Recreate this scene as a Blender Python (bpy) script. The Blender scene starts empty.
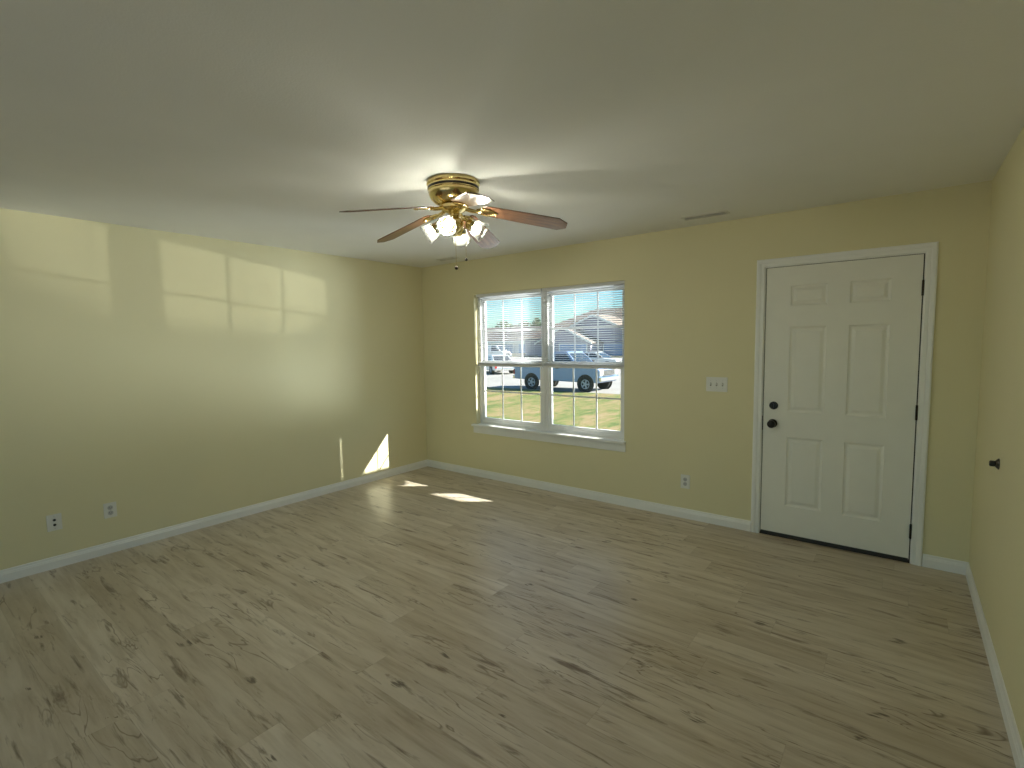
import bpy, bmesh, math, random
from mathutils import Vector, Matrix
PI = math.pi
sc = bpy.context.scene
C = sc.collection

# ------------------------------------------------------------------ camera
cd = bpy.data.cameras.new('camera'); cam = bpy.data.objects.new('camera', cd); C.objects.link(cam)
cd.sensor_width = 36.0; cd.lens = 500.24 * 36.0 / 1024.0; cd.clip_start = 0.02; cd.clip_end = 600
r_ = Vector((0.78951802, 0.61351274, -0.01622999)); u_ = Vector((-0.03820281, 0.07552177, 0.99641207)); f_ = Vector((-0.61253721, 0.78606525, -0.08306371))
M = Matrix((( r_.x, u_.x, -f_.x, 4.62566), (r_.y, u_.y, -f_.y, -4.19308), (r_.z, u_.z, -f_.z, 1.52357), (0, 0, 0, 1)))
cam.matrix_world = M
sc.camera = cam
# ------------------------------------------------------------------ world, sun, exposure
w = bpy.data.worlds.new('World'); sc.world = w; w.use_nodes = True
nt = w.node_tree; nt.nodes.clear()
sky = nt.nodes.new('ShaderNodeTexSky'); sky.sky_type = 'NISHITA'; sky.sun_disc = False
sky.sun_elevation = math.radians(32); sky.sun_rotation = math.radians(55); sky.air_density = 1.0; sky.dust_density = 0.3; sky.ozone_density = 1.0
bg = nt.nodes.new('ShaderNodeBackground'); bg.inputs['Strength'].default_value = 0.11
wo = nt.nodes.new('ShaderNodeOutputWorld')
tn = nt.nodes.new('ShaderNodeMix'); tn.data_type = 'RGBA'; tn.blend_type = 'MULTIPLY'; tn.inputs[0].default_value = 1.0; tn.inputs[7].default_value = (0.62, 0.96, 1.12, 1)
nt.links.new(sky.outputs[0], tn.inputs[6]); nt.links.new(tn.outputs[2], bg.inputs[0]); nt.links.new(bg.outputs[0], wo.inputs[0])
SUN_DIR = Vector((-1, -0.71, -0.77)).normalized()
sd = bpy.data.lights.new('sun', 'SUN'); sd.energy = 11.0; sd.angle = math.radians(0.55); sd.color = (1, 0.96, 0.89)
sun = bpy.data.objects.new('sun', sd); C.objects.link(sun); sun.location = (10, 8, 12)
sun.rotation_euler = SUN_DIR.to_track_quat('-Z', 'Y').to_euler()
# low sunlight thrown back towards the house by the windscreen of a car parked at the kerb
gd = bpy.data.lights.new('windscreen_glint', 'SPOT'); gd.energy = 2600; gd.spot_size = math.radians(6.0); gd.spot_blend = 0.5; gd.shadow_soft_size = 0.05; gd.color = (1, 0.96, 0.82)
gl = bpy.data.objects.new('windscreen_glint', gd); C.objects.link(gl); gl.location = (9.0, 12.6, 0.3)
gl.rotation_euler = (Vector((1.45, 0.1, 2.12)) - Vector((9.0, 12.6, 0.3))).to_track_quat('-Z', 'Y').to_euler()
g2 = bpy.data.lights.new('window_fill_spot', 'SPOT'); g2.energy = 1700; g2.spot_size = math.radians(34.0); g2.spot_blend = 1.0; g2.shadow_soft_size = 1.2; g2.color = (0.88, 0.96, 1.0)  # added soft fill lamp, brightens the left wall and ceiling corner
g2o = bpy.data.objects.new('window_fill_spot', g2); C.objects.link(g2o); g2o.location = (5.2, 5.6, 0.05)
g2o.rotation_euler = (Vector((1.5, 0.1, 1.5)) - Vector((5.2, 5.6, 0.05))).to_track_quat('-Z', 'Y').to_euler()
BULB = 205.0
vs = sc.view_settings
sc.display_settings.display_device = 'sRGB'
vs.view_transform = 'Standard'; vs.look = 'None'; vs.exposure = 0.80; vs.gamma = 1.0; vs.use_curve_mapping = False
sc.cycles.use_denoising = True
sc.cycles.max_bounces = 12; sc.cycles.diffuse_bounces = 7; sc.cycles.transparent_max_bounces = 24
sc.cycles.sample_clamp_indirect = 6.0
sc.cycles.caustics_reflective = False; sc.cycles.caustics_refractive = False

# ------------------------------------------------------------------ helpers
def tag(o, label=None, cat=None, group=None, kind=None):
    if label: o['label'] = label
    if cat: o['category'] = cat
    if group: o['group'] = group
    if kind: o['kind'] = kind
    return o
def empty(name, loc=(0, 0, 0), rz=0, label=None, cat=None, group=None, kind=None):
    o = bpy.data.objects.new(name, None); C.objects.link(o); o.location = loc; o.rotation_euler = (0, 0, rz)
    o.empty_display_size = 0.1
    return tag(o, label, cat, group, kind)
def obj(name, bm, mat, parent=None, smooth=False, bevel=0, **kw):
    bmesh.ops.recalc_face_normals(bm, faces=bm.faces[:])
    me = bpy.data.meshes.new(name); bm.to_mesh(me); bm.free()
    if mat: me.materials.append(mat)
    if smooth:
        for p in me.polygons: p.use_smooth = True
    o = bpy.data.objects.new(name, me); C.objects.link(o)
    if parent: o.parent = parent
    if bevel:
        b = o.modifiers.new('bevel', 'BEVEL'); b.width = bevel; b.segments = 2; b.limit_method = 'ANGLE'; b.angle_limit = math.radians(40)
    if smooth: 
        try:
            me.set_sharp_from_angle(angle=math.radians(42))
        except Exception: pass
    return tag(o, **kw) if kw else o
def NB(): return bmesh.new()
def box(bm, x0, x1, y0, y1, z0, z1, mat=None):
    vs_ = [bm.verts.new((x, y, z)) for z in (z0, z1) for y in (y0, y1) for x in (x0, x1)]
    for f in ((0, 1, 3, 2), (4, 6, 7, 5), (0, 4, 5, 1), (2, 3, 7, 6), (0, 2, 6, 4), (1, 5, 7, 3)):
        bm.faces.new([vs_[i] for i in f])
    if mat is not None:
        for v in vs_: v.co = mat @ v.co
    return vs_
def frame_mat(origin, axis, up=(0, 0, 1)):
    a = Vector(axis).normalized(); u = Vector(up)
    if abs(a.dot(u)) > 0.98: u = Vector((1, 0, 0))
    x = u.cross(a).normalized(); y = a.cross(x)
    m = Matrix((x, y, a)).transposed().to_4x4(); m.translation = Vector(origin); return m
def lathe(bm, prof, origin=(0, 0, 0), axis=(0, 0, 1), n=32, cap=True, wave=None):
    m = frame_mat(origin, axis); rings = []
    for r, h in prof:
        ring = []
        for k in range(n):
            a = 2 * PI * k / n; rr = r * (1 + (wave(a, h) if wave else 0))
            ring.append(bm.verts.new(m @ Vector((rr * math.cos(a), rr * math.sin(a), h))))
        rings.append(ring)
    for a, b in zip(rings, rings[1:]):
        for k in range(n):
            bm.faces.new((a[k], a[(k + 1) % n], b[(k + 1) % n], b[k]))
    if cap:
        for ring, r in ((rings[0], prof[0][0]), (rings[-1], prof[-1][0])):
            if r > 1e-5: bm.faces.new(ring)
    return rings
def tube(bm, pts, r, n=10, cap=True):
    pts = [Vector(p) for p in pts]; rings = []
    rs = r if isinstance(r, (list, tuple)) else [r] * len(pts)
    up = Vector((0, 0, 1))
    for i, p in enumerate(pts):
        d = (pts[min(i + 1, len(pts) - 1)] - pts[max(i - 1, 0)]).normalized()
        u = up if abs(d.dot(up)) < 0.95 else Vector((1, 0, 0))
        x = u.cross(d).normalized(); y = d.cross(x)
        rings.append([bm.verts.new(p + rs[i] * (math.cos(2 * PI * k / n) * x + math.sin(2 * PI * k / n) * y)) for k in range(n)])
    for a, b in zip(rings, rings[1:]):
        for k in range(n): bm.faces.new((a[k], a[(k + 1) % n], b[(k + 1) % n], b[k]))
    if cap: bm.faces.new(rings[0]); bm.faces.new(rings[-1])
def prism(bm, pts, vec):
    """closed polygon pts (3-D) swept along vec"""
    a = [bm.verts.new(p) for p in pts]; v = Vector(vec); b = [bm.verts.new(Vector(p) + v) for p in pts]
    bm.faces.new(a); bm.faces.new(b)
    n = len(a)
    for k in range(n): bm.faces.new((a[k], a[(k + 1) % n], b[(k + 1) % n], b[k]))
def copy_tree(o, parent=None):
    c = o.copy(); C.objects.link(c); c.parent = parent
    for ch in list(o.children): copy_tree(ch, c)
    return c

# ------------------------------------------------------------------ materials
def new_mat(name):
    m = bpy.data.materials.new(name); m.use_nodes = True
    b = m.node_tree.nodes['Principled BSDF']; return m, m.node_tree, b
class NT:
    def __init__(s, nt): s.nt = nt
    def n(s, t, **kw):
        nd = s.nt.nodes.new(t)
        for k, v in kw.items(): setattr(nd, k, v)
        return nd
    def lk(s, a, b): s.nt.links.new(a, b)
    def val(s, nd, i, v):
        if hasattr(v, 'is_linked') or hasattr(v, 'links'): s.lk(v, nd.inputs[i])
        else: nd.inputs[i].default_value = v
    def math(s, op, a, b=0.0, c=None, clamp=False):
        nd = s.n('ShaderNodeMath', operation=op); nd.use_clamp = clamp
        s.val(nd, 0, a); s.val(nd, 1, b)
        if c is not None: s.val(nd, 2, c)
        return nd.outputs[0]
    def comb(s, x, y, z=0.0):
        nd = s.n('ShaderNodeCombineXYZ'); s.val(nd, 0, x); s.val(nd, 1, y); s.val(nd, 2, z); return nd.outputs[0]
    def noise(s, vec, scale, detail=3, rough=0.5, dist=0.0):
        nd = s.n('ShaderNodeTexNoise'); s.lk(vec, nd.inputs['Vector']); nd.inputs['Scale'].default_value = scale
        nd.inputs['Detail'].default_value = detail; nd.inputs['Roughness'].default_value = rough; nd.inputs['Distortion'].default_value = dist
        return nd.outputs[0]
    def ramp(s, fac, stops, interp='LINEAR'):
        nd = s.n('ShaderNodeValToRGB'); s.lk(fac, nd.inputs[0]); cr = nd.color_ramp; cr.interpolation = interp
        while len(cr.elements) < len(stops): cr.elements.new(0.5)
        for e, (p, c) in zip(cr.elements, stops):
            e.position = p; e.color = (c, c, c, 1) if isinstance(c, (int, float)) else (*c, 1)
        return nd.outputs[0]
    def mix(s, fac, a, b, blend='MIX'):
        nd = s.n('ShaderNodeMix', data_type='RGBA', blend_type=blend)
        s.val(nd, 0, fac)
        for i, v in ((6, a), (7, b)):
            if isinstance(v, tuple): nd.inputs[i].default_value = (*v, 1) if len(v) == 3 else v
            else: s.lk(v, nd.inputs[i])
        return nd.outputs[2]
    def bump(s, h, strength, dist=0.01):
        nd = s.n('ShaderNodeBump'); s.lk(h, nd.inputs['Height']); nd.inputs['Strength'].default_value = strength; nd.inputs['Distance'].default_value = dist
        return nd.outputs[0]
def simple(name, col, rough=0.5, metal=0.0, var=0.06, scale=8.0, bump=0.0, bscale=60, coat=0.0, spec=None):
    m, nt, b = new_mat(name); t = NT(nt)
    geo = t.n('ShaderNodeTexCoord').outputs['Object']
    n = t.noise(geo, scale, 3)
    lo = tuple(c * (1 - var) for c in col); hi = tuple(min(1, c * (1 + var)) for c in col)
    t.lk(t.ramp(n, [(0.3, lo), (0.7, hi)]), b.inputs['Base Color'])
    b.inputs['Roughness'].default_value = rough; b.inputs['Metallic'].default_value = metal
    if coat: b.inputs['Coat Weight'].default_value = coat; b.inputs['Coat Roughness'].default_value = 0.08
    if spec is not None: b.inputs['Specular IOR Level'].default_value = spec
    if bump:
        t.lk(t.bump(t.noise(geo, bscale, 2), bump, 0.002), b.inputs['Normal'])
    return m
WALLC = (0.76, 0.71, 0.465)
m_wall = simple('wall_paint', WALLC, 0.6, var=0.01, scale=2, bump=0.35, bscale=180, spec=0.35)
m_ceil = simple('ceiling_paint', (0.82, 0.82, 0.80), 0.85, var=0.012, scale=3, bump=0.4, bscale=140)
m_trim = simple('trim_white', (0.86, 0.87, 0.86), 0.32, var=0.01)
m_door = simple('door_white', (0.84, 0.84, 0.78), 0.42, var=0.012, bump=0.1, bscale=50)
m_vinyl = simple('window_vinyl', (0.82, 0.83, 0.84), 0.35, var=0.01)
m_slat = simple('blind_slat', (0.74, 0.75, 0.77), 0.35, var=0.01)
m_black = simple('black_metal', (0.012, 0.011, 0.010), 0.35, metal=0.3)
m_bronze = simple('dark_bronze', (0.035, 0.027, 0.02), 0.4, metal=0.6)
m_dark = simple('duct_shade_dark', (0.01, 0.009, 0.008), 0.9)
m_plate = simple('plate_white', (0.78, 0.78, 0.74), 0.35, var=0.01)
m_slot = simple('slot_dark', (0.03, 0.028, 0.025), 0.6)
m_grey = simple('receptacle_grey', (0.5, 0.5, 0.5), 0.4)
m_ventw = simple('vent_white', (0.72, 0.71, 0.66), 0.45)
m_brass = simple('polished_brass', (0.76, 0.60, 0.27), 0.16, metal=1.0, var=0.05)
m_steel = simple('satin_steel', (0.6, 0.6, 0.6), 0.3, metal=1.0)

def wood_blade():
    m, nt, b = new_mat('walnut_blade'); t = NT(nt)
    co = t.n('ShaderNodeTexCoord').outputs['Object']
    mp = t.n('ShaderNodeMapping'); t.lk(co, mp.inputs[0]); mp.inputs['Scale'].default_value = (3, 45, 20)
    n = t.noise(mp.outputs[0], 1.5, 5, 0.6, 0.6)
    t.lk(t.ramp(n, [(0.3, (0.06, 0.024, 0.012)), (0.5, (0.13, 0.058, 0.030)), (0.72, (0.20, 0.095, 0.050))]), b.inputs['Base Color'])
    b.inputs['Roughness'].default_value = 0.3; b.inputs['Coat Weight'].default_value = 0.6; b.inputs['Coat Roughness'].default_value = 0.15
    return m
m_blade = wood_blade()

def glass(name, tint=(1, 1, 1), refl=1.0, white=0.0):
    m = bpy.data.materials.new(name); m.use_nodes = True; nt = m.node_tree; nt.nodes.clear(); t = NT(nt)
    tr = t.n('ShaderNodeBsdfTransparent'); tr.inputs[0].default_value = (*tint, 1)
    gs = t.n('ShaderNodeBsdfGlossy'); gs.inputs['Roughness'].default_value = 0.03
    ge = t.n('ShaderNodeNewGeometry'); dp = t.n('ShaderNodeVectorMath', operation='DOT_PRODUCT')
    t.lk(ge.outputs['Incoming'], dp.inputs[0]); t.lk(ge.outputs['Normal'], dp.inputs[1])
    c1 = t.math('SUBTRACT', 1.0, t.math('ABSOLUTE', dp.outputs['Value']), clamp=True)
    f = t.math('MULTIPLY', t.math('ADD', 0.04, t.math('MULTIPLY', t.math('POWER', c1, 5.0), 0.96)), refl, clamp=True)
    mx = t.n('ShaderNodeMixShader'); t.lk(f, mx.inputs[0]); t.lk(tr.outputs[0], mx.inputs[1]); t.lk(gs.outputs[0], mx.inputs[2])
    out = mx.outputs[0]
    if white:
        df = t.n('ShaderNodeBsdfTranslucent'); df.inputs[0].default_value = (0.95, 0.95, 0.92, 1)
        m2 = t.n('ShaderNodeMixShader'); m2.inputs[0].default_value = white; t.lk(out, m2.inputs[1]); t.lk(df.outputs[0], m2.inputs[2]); out = m2.outputs[0]
    o = t.n('ShaderNodeOutputMaterial'); t.lk(out, o.inputs[0]); return m
m_glass = glass('window_glass', (0.95, 0.97, 0.96), 0.8)
m_shade = glass('clear_shade_glass', (0.90, 0.91, 0.90), 3.0, 0.02)
def emis(name, col, s):
    m, nt, b = new_mat(name); b.inputs['Base Color'].default_value = (0.9, 0.9, 0.9, 1)
    t = NT(nt); n = t.noise(t.n('ShaderNodeTexCoord').outputs['Object'], 5)
    t.lk(t.ramp(n, [(0, col), (1, col)]), b.inputs['Emission Color']); b.inputs['Emission Strength'].default_value = s; return m
m_bulb = emis('lit_bulb', (1.0, 0.96, 0.80), BULB)

def floor_mat():
    m, nt, b = new_mat('vinyl_plank_floor'); t = NT(nt)
    co = t.n('ShaderNodeTexCoord').outputs['Object']
    sx = t.n('ShaderNodeSeparateXYZ'); t.lk(co, sx.inputs[0]); X, Y = sx.outputs[0], sx.outputs[1]
    PWD, PL = 0.182, 1.22
    row = t.math('FLOOR', t.math('DIVIDE', Y, PWD))
    wn = t.n('ShaderNodeTexWhiteNoise', noise_dimensions='1D'); t.lk(row, wn.inputs['W'])
    xs = t.math('ADD', t.math('DIVIDE', X, PL), t.math('MULTIPLY', wn.outputs[0], 7.3))
    pid = t.math('FLOOR', xs)
    w2 = t.n('ShaderNodeTexWhiteNoise', noise_dimensions='2D'); t.lk(t.comb(row, pid), w2.inputs['Vector'])
    tone = w2.outputs[0]
    ry = t.math('ADD', t.math('MULTIPLY', tone, 17.0), t.math('MULTIPLY', row, 3.7))
    # plank-local coordinates, stretched along the grain
    g1 = t.comb(t.math('MULTIPLY', X, 1.0), t.math('MULTIPLY', Y, 9.0), ry)
    grain = t.noise(g1, 2.0, 6, 0.6, 0.4)
    g2 = t.comb(t.math('MULTIPLY', X, 2.6), t.math('MULTIPLY', Y, 60.0), ry)
    fine = t.noise(g2, 1.6, 3, 0.6, 0.2)
    g3 = t.comb(t.math('MULTIPLY', X, 1.35), t.math('MULTIPLY', Y, 10.5), t.math('ADD', ry, 40.0))
    streak = t.noise(g3, 2.2, 5, 0.65, 0.5)
    col = t.ramp(grain, [(0.25, (0.34, 0.27, 0.195)), (0.42, (0.49, 0.42, 0.33)), (0.56, (0.59, 0.525, 0.435)), (0.76, (0.67, 0.61, 0.52))])
    colv = t.mix(t.ramp(fine, [(0.3, 0.0), (0.75, 0.35)]), col, (0.66, 0.60, 0.50))
    tn = t.ramp(tone, [(0, (0.84, 0.81, 0.76)), (0.5, (0.95, 0.94, 0.92)), (1, (1.04, 1.04, 1.04))])
    colv = t.mix(1.0, colv, tn, 'MULTIPLY')
    # darker mineral streaks along the grain
    sk = t.ramp(streak, [(0.57, 0.0), (0.69, 0.85)])
    colv = t.mix(sk, colv, (0.15, 0.10, 0.06))
    # thin cracks
    g4 = t.comb(t.math('MULTIPLY', X, 1.1), t.math('MULTIPLY', Y, 7.0), t.math('ADD', ry, 11.0))
    cr = t.noise(g4, 1.5, 3, 0.5, 0.9)
    band = t.math('ABSOLUTE', t.math('SUBTRACT', cr, 0.5))
    gate = t.ramp(t.noise(t.comb(t.math('MULTIPLY', X, 1.3), t.math('MULTIPLY', Y, 5.0), t.math('ADD', ry, 3.0)), 1.0, 2), [(0.52, 0.0), (0.62, 1.0)])
    ck = t.math('MULTIPLY', t.ramp(band, [(0.0, 0.8), (0.018, 0.0)]), gate)
    colv = t.mix(ck, colv, (0.14, 0.09, 0.048))
    # knots
    vo = t.n('ShaderNodeTexVoronoi', feature='F1'); vo.inputs['Scale'].default_value = 1.0
    kd = t.noise(t.comb(t.math('MULTIPLY', X, 6.0), t.math('MULTIPLY', Y, 42.0), ry), 1.0, 3, 0.6)
    kx = t.math('ADD', t.math('MULTIPLY', X, 1.7), t.math('MULTIPLY', t.math('SUBTRACT', kd, 0.5), 0.20))
    ky = t.math('ADD', t.math('MULTIPLY', Y, 3.6), t.math('MULTIPLY', t.math('SUBTRACT', kd, 0.5), 0.45))
    t.lk(t.comb(kx, ky, 0.0), vo.inputs['Vector']); vo.voronoi_dimensions = '2D'
    seld = t.n('ShaderNodeSeparateColor'); t.lk(vo.outputs['Color'], seld.inputs[0])
    size = t.math('MULTIPLY', t.math('POWER', seld.outputs[0], 3.5), 0.085)
    kk = t.math('SUBTRACT', 1.0, t.math('DIVIDE', vo.outputs['Distance'], t.math('ADD', size, 0.004)), clamp=True)
    kk = t.math('MULTIPLY', kk, 1.7, clamp=True)
    colv = t.mix(t.math('MULTIPLY', kk, 0.85), colv, (0.085, 0.058, 0.036))
    # seams
    fy = t.math('FRACT', t.math('DIVIDE', Y, PWD)); fx = t.math('FRACT', xs)
    ey = t.math('MINIMUM', fy, t.math('SUBTRACT', 1.0, fy)); ex = t.math('MULTIPLY', t.math('MINIMUM', fx, t.math('SUBTRACT', 1.0, fx)), PL / PWD)
    e = t.math('MINIMUM', ex, ey)
    seam = t.ramp(e, [(0.0, 0.3), (0.010, 0.0)])
    colv = t.mix(seam, colv, (0.16, 0.115, 0.07))
    t.lk(colv, b.inputs['Base Color'])
    t.lk(t.ramp(fine, [(0.2, 0.27), (0.8, 0.40)]), b.inputs['Roughness'])
    h = t.math('SUBTRACT', t.math('MULTIPLY', fine, 0.25), seam)
    t.lk(t.bump(h, 0.12, 0.002), b.inputs['Normal'])
    b.inputs['Specular IOR Level'].default_value = 0.62
    return m
m_floor = floor_mat()

def grass_mat():
    m, nt, b = new_mat('patchy_grass'); t = NT(nt)
    co = t.n('ShaderNodeTexCoord').outputs['Object']
    mp = t.n('ShaderNodeMapping'); t.lk(co, mp.inputs[0]); mp.inputs['Scale'].default_value = (1, 0.25, 1); co = mp.outputs[0]
    n1 = t.noise(co, 1.1, 6, 0.7, 0.0); n2 = t.noise(co, 5.0, 4, 0.8); n3 = t.noise(co, 30, 3, 0.6)
    f = t.math('ADD', t.math('MULTIPLY', n1, 0.45), t.math('MULTIPLY', n2, 0.55))
    c = t.ramp(f, [(0.42, (0.07, 0.105, 0.015)), (0.47, (0.12, 0.16, 0.028)), (0.52, (0.235, 0.185, 0.065)), (0.58, (0.30, 0.21, 0.105))])
    c = t.mix(t.ramp(n3, [(0.3, 0.45), (0.6, 0.0)]), c, (0.07, 0.085, 0.02))
    t.lk(c, b.inputs['Base Color']); b.inputs['Roughness'].default_value = 0.9
    t.lk(t.bump(n3, 0.8, 0.03), b.inputs['Normal']); return m
m_grass = grass_mat()
m_conc = simple('pale_concrete', (0.30, 0.285, 0.265), 0.85, var=0.08, scale=0.8)
m_bounce = simple('bounce_slab_pale', (0.78, 0.77, 0.74), 0.8, var=0.04, scale=0.8)
m_soil = simple('far_ground', (0.20, 0.19, 0.12), 0.95, var=0.2, scale=0.2)
def siding(name, col):
    m, nt, b = new_mat(name); t = NT(nt)
    co = t.n('ShaderNodeTexCoord').outputs['Object']; sx = t.n('ShaderNodeSeparateXYZ'); t.lk(co, sx.inputs[0])
    fz = t.math('FRACT', t.math('DIVIDE', sx.outputs[2], 0.16))
    line = t.ramp(fz, [(0.0, 0.35), (0.10, 0.0)])
    t.lk(t.mix(line, col, tuple(c * 0.45 for c in col)), b.inputs['Base Color']); b.inputs['Roughness'].default_value = 0.7
    t.lk(t.bump(fz, 0.5, 0.02), b.inputs['Normal']); return m
m_sidl = siding('taupe_siding', (0.42, 0.40, 0.48))
m_sidw = siding('pale_siding', (0.85, 0.84, 0.84))
m_sido = siding('own_siding', (0.66, 0.62, 0.5))
def shingle(name, a, b2):
    m, nt, b = new_mat(name); t = NT(nt)
    co = t.n('ShaderNodeTexCoord').outputs['Object']
    br = t.n('ShaderNodeTexBrick'); t.lk(co, br.inputs['Vector']); br.inputs['Scale'].default_value = 1.0
    br.inputs['Brick Width'].default_value = 0.5; br.inputs['Row Height'].default_value = 0.28; br.inputs['Mortar Size'].default_value = 0.02
    br.inputs['Color1'].default_value = (*a, 1); br.inputs['Color2'].default_value = (*b2, 1); br.inputs['Mortar'].default_value = (*(c * 0.5 for c in a), 1)
    t.lk(br.outputs[0], b.inputs['Base Color']); b.inputs['Roughness'].default_value = 0.9; return m
m_roof = shingle('tan_shingles', (0.25, 0.20, 0.165), (0.30, 0.24, 0.20))
m_roof2 = shingle('grey_brown_shingles', (0.22, 0.185, 0.165), (0.26, 0.225, 0.20))
m_gar = simple('garage_door_shaded', (0.36, 0.48, 0.72), 0.5)  # blue cast of the shade put into the colour of white doors
m_paint = simple('truck_paint', (0.22, 0.31, 0.50), 0.4, metal=0.25, coat=0.8, var=0.02)
m_paint2 = simple('silver_car_paint', (0.7, 0.71, 0.72), 0.3, metal=0.3, coat=0.8, var=0.02)
m_paint3 = simple('white_car_paint', (0.8, 0.8, 0.8), 0.35, coat=0.8, var=0.02)
m_cglass = simple('car_window_tint', (0.03, 0.04, 0.05), 0.08, coat=1.0)
m_tire = simple('tyre_rubber', (0.03, 0.03, 0.03), 0.8)
m_chrome = simple('chrome', (0.8, 0.8, 0.8), 0.15, metal=1.0)
m_rim = simple('alloy_rim', (0.45, 0.47, 0.5), 0.45)
m_head = simple('headlight_lens', (0.75, 0.75, 0.72), 0.15, coat=1.0)
m_tail = simple('tail_light_red', (0.4, 0.02, 0.02), 0.2, coat=1.0)
m_bark = simple('bark', (0.16, 0.12, 0.09), 0.9, var=0.2)
def leaf(name, col): return simple(name, col, 0.85, var=0.5, scale=0.9)
m_leafg = leaf('leaves_grey_green', (0.17, 0.22, 0.12)); m_leafo = leaf('leaves_orange', (0.52, 0.26, 0.09)); m_leafb = leaf('leaves_bare_tan', (0.30, 0.27, 0.20))

# ------------------------------------------------------------------ room shell
W, H, YB = 5.014, 2.44, -6.2
WX0, WX1, WZ0, WZ1 = 0.84, 2.65, 0.60, 2.06
DX0, DX1, DZ1 = 3.803, 4.715, 2.045
JX0, JX1, JZ = DX0 - 0.005, DX1 + 0.007, DZ1 + 0.004     # clear opening
RX0, RX1, RZ = JX0 - 0.02, JX1 + 0.02, JZ + 0.02         # rough opening
WT = 0.14
b = NB(); box(b, -0.2, W + 0.2, YB - 0.2, WT, -0.06, 0); obj('floor', b, m_floor, kind='structure')
b = NB(); box(b, -0.2, W + 0.2, YB - 0.2, WT, H, H + 0.1); obj('ceiling', b, m_ceil, kind='structure')
b = NB(); box(b, -0.15, 0, YB, WT, 0, H); obj('wall_left', b, m_wall, kind='structure')
b = NB(); box(b, W, W + 0.15, YB, WT, 0, H); obj('wall_right', b, m_wall, kind='structure')
PX0, PX1, PZ = 1.2, 4.8, 2.1      # unseen opening behind the camera, added for fill daylight
b = NB(); box(b, -0.15, PX0, YB - 0.15, YB, 0, H); box(b, PX1, W + 0.15, YB - 0.15, YB, 0, H); box(b, PX0, PX1, YB - 0.15, YB, PZ, H); obj('wall_back', b, m_wall, kind='structure')
b = NB()
def wall_strip(b, y0, y1, e=0.0):
    xs = [0 - e, WX0, WX1, RX0, RX1, W + e]
    box(b, xs[0], xs[1], y0, y1, 0 - e, H + e)
    box(b, xs[1], xs[2], y0, y1, 0 - e, WZ0); box(b, xs[1], xs[2], y0, y1, WZ1, H + e)
    box(b, xs[2], xs[3], y0, y1, 0 - e, H + e)
    box(b, xs[3], xs[4], y0, y1, RZ, H + e)
    box(b, xs[4], xs[5], y0, y1, 0 - e, H + e)
wall_strip(b, 0, WT); obj('wall_front', b, m_wall, kind='structure')
b = NB()
for (x0, x1, z0, z1) in ((-0.2, WX0, -0.8, 2.6), (WX0, WX1, -0.8, WZ0), (WX0, WX1, WZ1, 2.6), (WX1, RX0, -0.8, 2.6), (RX0, RX1, RZ, 2.6), (RX0, RX1, -0.8, -0.06), (RX1, W + 0.2, -0.8, 2.6)):
    box(b, x0, x1, WT, WT + 0.015, z0, z1)
obj('wall_exterior', b, m_sido, kind='structure')

BH, BT = 0.084, 0.014
def baseboard(name, p0, p1, nrm, **kw):
    p0, p1, n = Vector(p0), Vector(p1), Vector(nrm)
    prof = [(0, 0), (BT, 0), (BT, BH * 0.62), (BT * 0.8, BH * 0.68), (BT * 0.8, BH * 0.74), (BT * 0.55, BH * 0.82), (BT * 0.5, BH * 0.95), (BT * 0.35, BH), (0, BH)]
    b = NB(); prism(b, [p0 + n * t + Vector((0, 0, z)) for t, z in prof], p1 - p0)
    return obj(name, b, m_trim, kind='structure')
CW = 0.062
baseboard('baseboard_left', (0, YB, 0), (0, 0, 0), (1, 0, 0))
baseboard('baseboard_right', (W, YB, 0), (W, 0, 0), (-1, 0, 0))
baseboard('baseboard_front', (0, 0, 0), (JX0 - CW - 0.002, 0, 0), (0, -1, 0))
baseboard('baseboard_front_corner', (JX1 + CW + 0.002, 0, 0), (W, 0, 0), (0, -1, 0))
baseboard('baseboard_back', (0, YB, 0), (PX0, YB, 0), (0, 1, 0))

# ------------------------------------------------------------------ window: two double-hung units side by side
def ring(b, x0, x1, z0, z1, y0, y1, wl, wr=None, wb=None, wt=None):
    wr = wl if wr is None else wr; wb = wl if wb is None else wb; wt = wl if wt is None else wt
    box(b, x0, x0 + wl, y0, y1, z0, z1); box(b, x1 - wr, x1, y0, y1, z0, z1)
    box(b, x0 + wl, x1 - wr, y0, y1, z0, z0 + wb); box(b, x0 + wl, x1 - wr, y0, y1, z1 - wt, z1)
def sash(parent, name, x0, x1, z0, z1, y0, y1):
    b = NB(); ring(b, x0, x1, z0, z1, y0, y1, 0.034, 0.034, 0.04, 0.036)
    s = obj(name, b, m_vinyl, parent, bevel=0.002)
    ym = (y0 + y1) / 2
    gx0, gx1, gz0, gz1 = x0 + 0.034, x1 - 0.034, z0 + 0.04, z1 - 0.036
    b = NB(); box(b, gx0, gx1, ym - 0.002, ym + 0.002, gz0, gz1); obj('pane', b, m_glass, s)
    b = NB()
    for k in (1, 2):
        x = gx0 + (gx1 - gx0) * k / 3; box(b, x - 0.008, x + 0.008, ym - 0.0065, ym - 0.0035, gz0, gz1)
    z = (gz0 + gz1) / 2
    box(b, gx0, gx1, ym - 0.0095, ym - 0.0066, z - 0.008, z + 0.008)
    obj('muntin_grid', b, m_vinyl, s)
    return s
XM = 1.745
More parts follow.
